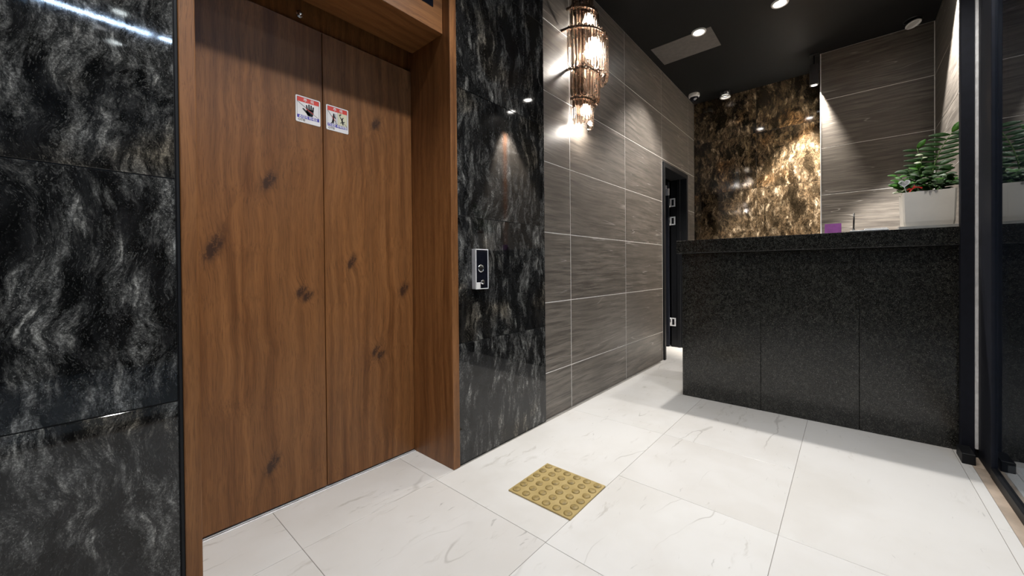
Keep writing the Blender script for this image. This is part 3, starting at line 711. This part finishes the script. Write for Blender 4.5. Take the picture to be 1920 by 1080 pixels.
# the tall feathered stem on the right, and a thinner one left of it
for (base, tip, bend, n, ln, mk) in (((3.10, -.345, ZS), (3.11, -.425, ZS+.335), (0, .045, .03), 9, .075, LN['leaf']), ((3.14, -.31, ZS), (3.16, -.300, ZS+.285), (0, -.02, 0), 7, .06, LN['leaf'])):
    pts = curve(base, tip, bend, 10); st = stem(pts, .0036)
    for i in range(n):
        t = .30+.66*i/(n-1); k = min(9, int(t*10)); p = pts[k].lerp(pts[k+1], t*10-k)
        for sg in (1, -1):
            add_leaf(st, p, (-.25, sg*1.0, .32-.02*i), ln*(1.1-.25*abs(t-.55))*(.9+.2*rnd.random()), mk, Vector((-1, 0, .3)))
    add_leaf(st, pts[-1], (-.1, -.55, .8), ln*.95, LM['leaf_light'], Vector((-1, 0, .2)))
# bushy stems
for q in range(17):
    a = 2*PI*q/17+rnd.uniform(-.2, .2); rr = rnd.uniform(.02, .07)
    bx_, by_ = P0.x+rr*.8*math.cos(a), P0.y+rr*.8*math.sin(a); hh = rnd.uniform(.06, .17)
    out = rnd.uniform(.03, .075)
    tip = Vector((bx_+out*math.cos(a), by_+out*math.sin(a), ZS+hh)); tip.y = max(-.452, tip.y)
    pts = curve((bx_, by_, ZS-.004), tip, (0, 0, .03), 6); st = stem(pts, .0022)
    for i in range(9):
        t = .25+.75*i/8; k = min(5, int(t*6)); p = pts[k].lerp(pts[k+1], t*6-k)
        b_ = a+rnd.uniform(-2.0, 2.0)
        dy = math.sin(b_)
        if p.y < -.425: dy = abs(dy)*.6
        add_leaf(st, p, (math.cos(b_)-.25, dy, rnd.uniform(-.1, .7)), rnd.uniform(.044, .066), LM['leaf_light' if (by_ > P0.y+.03 and rnd.random() < .6) or rnd.random() < .15 else 'leaf'], Vector((-.9, rnd.uniform(-.4, .4), rnd.uniform(.3, 1))))
# shoots leaning out on the left, with fresh and pale leaves
for tip, mk in (((3.07, -.215, ZS+.125), 'leaf_light'), ((3.06, -.225, ZS+.09), 'leaf_light'), ((3.05, -.222, ZS+.03), 'leaf_pale'), ((3.08, -.315, ZS+.23), 'leaf_pale')):
    pts = curve((3.08, -.285, ZS-.004), tip, (0, 0, .04), 6); st = stem(pts, .002)
    for i in range(6):
        t = .4+.6*i/5; k = min(5, int(t*6)); p = pts[k].lerp(pts[k+1], t*6-k)
        b_ = rnd.uniform(.3, 2.2) * (1 if i % 2 else -1)
        add_leaf(st, p, (math.cos(b_)*.7-.3, abs(math.sin(b_))*.8 if i % 2 else -.5, rnd.uniform(0, .4)), .042 if mk == 'leaf_light' else .03, LM[mk if i > 2 or mk == 'leaf_light' else 'leaf_light'], Vector((-.8, .2, .7)))
for (x, y, s, lb) in ((3.05, -.268, .018, 'pale pebble at the left corner of the cream pot'), (3.055, -.305, .024, 'large pale pebble on the soil behind the red ribbon'), (3.05, -.395, .018, 'grey pebble at the right end of the pot'), (3.05, -.365, .014, 'small pebble in the middle of the pot rim')):
    bm = bmesh.new(); bmesh.ops.create_icosphere(bm, subdivisions=2, radius=1)
    for v in bm.verts: v.co = Vector((v.co.x*s, v.co.y*s*1.2, v.co.z*s*.6))*(1+.08*math.sin(7*v.co.x+3*v.co.y))
    tag(obj('pebble', bm, M['pebble'], None, (x, y, ZS+.003+s*.62), True), lb, 'pebble', 'pebbles in the plant pot')
def heart(n=24):
    P = []
    for i in range(n):
        t = 2*PI*i/n; P.append((16*math.sin(t)**3/17, (13*math.cos(t)-5*math.cos(2*t)-2*math.cos(3*t)-math.cos(4*t))/17))
    return P
hp = tag(empty('heart_pick', (3.03, -.247, ZS)), 'small white heart on a stick among the leaves on the left', 'plant pick')
bm = bmesh.new(); H_ = heart(); s = .025
out_ = [(a*s, b*s) for a, b in H_]
prism(bm, out_, .004, 'yz'); obj('heart', bm, M['white_card'], hp, (3.02, -.238, ZS+.075))
bm = bmesh.new(); prism(bm, [(a*s*.72, b*s*.72) for a, b in H_], .001, 'yz'); obj('heart_inset', bm, plain('pale_grey_inset', (.5, .48, .46), .5, var=.3, vs=90), hp, (3.019, -.238, ZS+.075))
bm = bmesh.new(); tube(bm, [(3.023, -.238, ZS+.056), (3.035, -.255, ZS-.012)], .0016, 6); obj('stick', bm, M['white_plastic'], hp)
rb = tag(empty('ribbon_bow', (3.035, -.268, ZS)), 'red ribbon bow tied on a twig above the pot rim', 'ribbon')
bm = bmesh.new()
def strip(bm, pts, w, t=.0008):
    pts = [Vector(p) for p in pts]; rows = []
    for i, p in enumerate(pts):
        tn = (pts[min(i+1, len(pts)-1)]-pts[max(0, i-1)]).normalized(); s_ = tn.cross(Vector((1, 0, 0))).normalized()*w
        rows.append([bm.verts.new(p+s_), bm.verts.new(p-s_), bm.verts.new(p-s_-Vector((t, 0, 0))), bm.verts.new(p+s_-Vector((t, 0, 0)))])
    for a, b in zip(rows, rows[1:]):
        for k in range(4): bm.faces.new((a[k], a[(k+1) % 4], b[(k+1) % 4], b[k]))
    bm.faces.new(rows[0]); bm.faces.new(rows[-1][::-1])
kx, ky, kz = 3.022, -.266, ZS+.038
strip(bm, [(kx, ky, kz), (kx-.004, ky-.012, kz+.010), (kx, ky-.028, kz+.008), (kx, ky-.040, kz+.002)], .0035)
strip(bm, [(kx, ky, kz), (kx-.004, ky+.010, kz+.004), (kx, ky+.018, kz-.002)], .0035)
strip(bm, [(kx, ky, kz), (kx-.002, ky-.008, kz+.012), (kx, ky-.012, kz+.020)], .003)
strip(bm, [(kx, ky, kz), (kx-.003, ky+.010, kz-.016), (kx-.002, ky+.014, kz-.030), (kx, ky+.012, kz-.042)], .003)
obj('bow', bm, M['red'], rb)
bm = bmesh.new(); tube(bm, [(kx+.001, ky, kz+.003), (kx+.012, ky-.003, ZS-.01)], .0018, 6); obj('twig', bm, M['stem'], rb)

# paper tray, purple card, pen in holder
pt = tag(empty('paper_tray', (3.02, -.10, ZT0)), 'low white paper tray lying on the counter top', 'tray')
box('tray_base', 2.985, 3.13, -.175, -.012, ZT0, ZT0+.009, M['white_card'], pt, .003, 2)
box('paper', 2.990, 3.12, -.170, -.075, ZT0+.009, ZT0+.016, M['white_card'], pt, .002, 2)
pc = tag(empty('card_stand', (3.06, .065, ZT0)), 'purple card standing upright on the counter top', 'card')
bm = bmesh.new(); prism(bm, [(.022, 0), (.026, 0), (.0015, .062), (-.0015, .062)], .078, 'xz'); bmesh.ops.translate(bm, vec=(0, -.039, 0), verts=bm.verts[:]); obj('back_flap', bm, M['purple'], pc, (3.062, .065, ZT0))
bm = bmesh.new(); prism(bm, [(-.026, 0), (-.022, 0), (.0015, .062), (-.0015, .062)], .078, 'xz'); bmesh.ops.translate(bm, vec=(0, -.039, 0), verts=bm.verts[:]); obj('front_flap', bm, M['purple'], pc, (3.062, .065, ZT0))
pn = tag(empty('pen_stand', (3.15, -.03, ZT0)), 'black pen upright in a small round desk stand behind the paper tray', 'pen stand')
bm = bmesh.new(); lathe(bm, [(.0005, .012), (.012, .012), (.022, .006), (.024, 0), (.0005, 0)], 20); obj('stand_base', bm, M['black_plastic'], pn, (3.15, -.03, ZT0), True)
bm = bmesh.new(); lathe(bm, [(.007, .010), (.006, .030), (.004, .030)], 12); obj('pen_socket', bm, M['black_plastic'], pn, (3.15, -.03, ZT0), True)
bm = bmesh.new(); tube(bm, [(3.15, -.03, ZT0+.02), (3.15, -.031, ZT0+.07), (3.15, -.032, ZT0+.125)], [.004, .0045, .0035], 10); obj('pen', bm, M['black_plastic'], pn, (0, 0, 0), True)
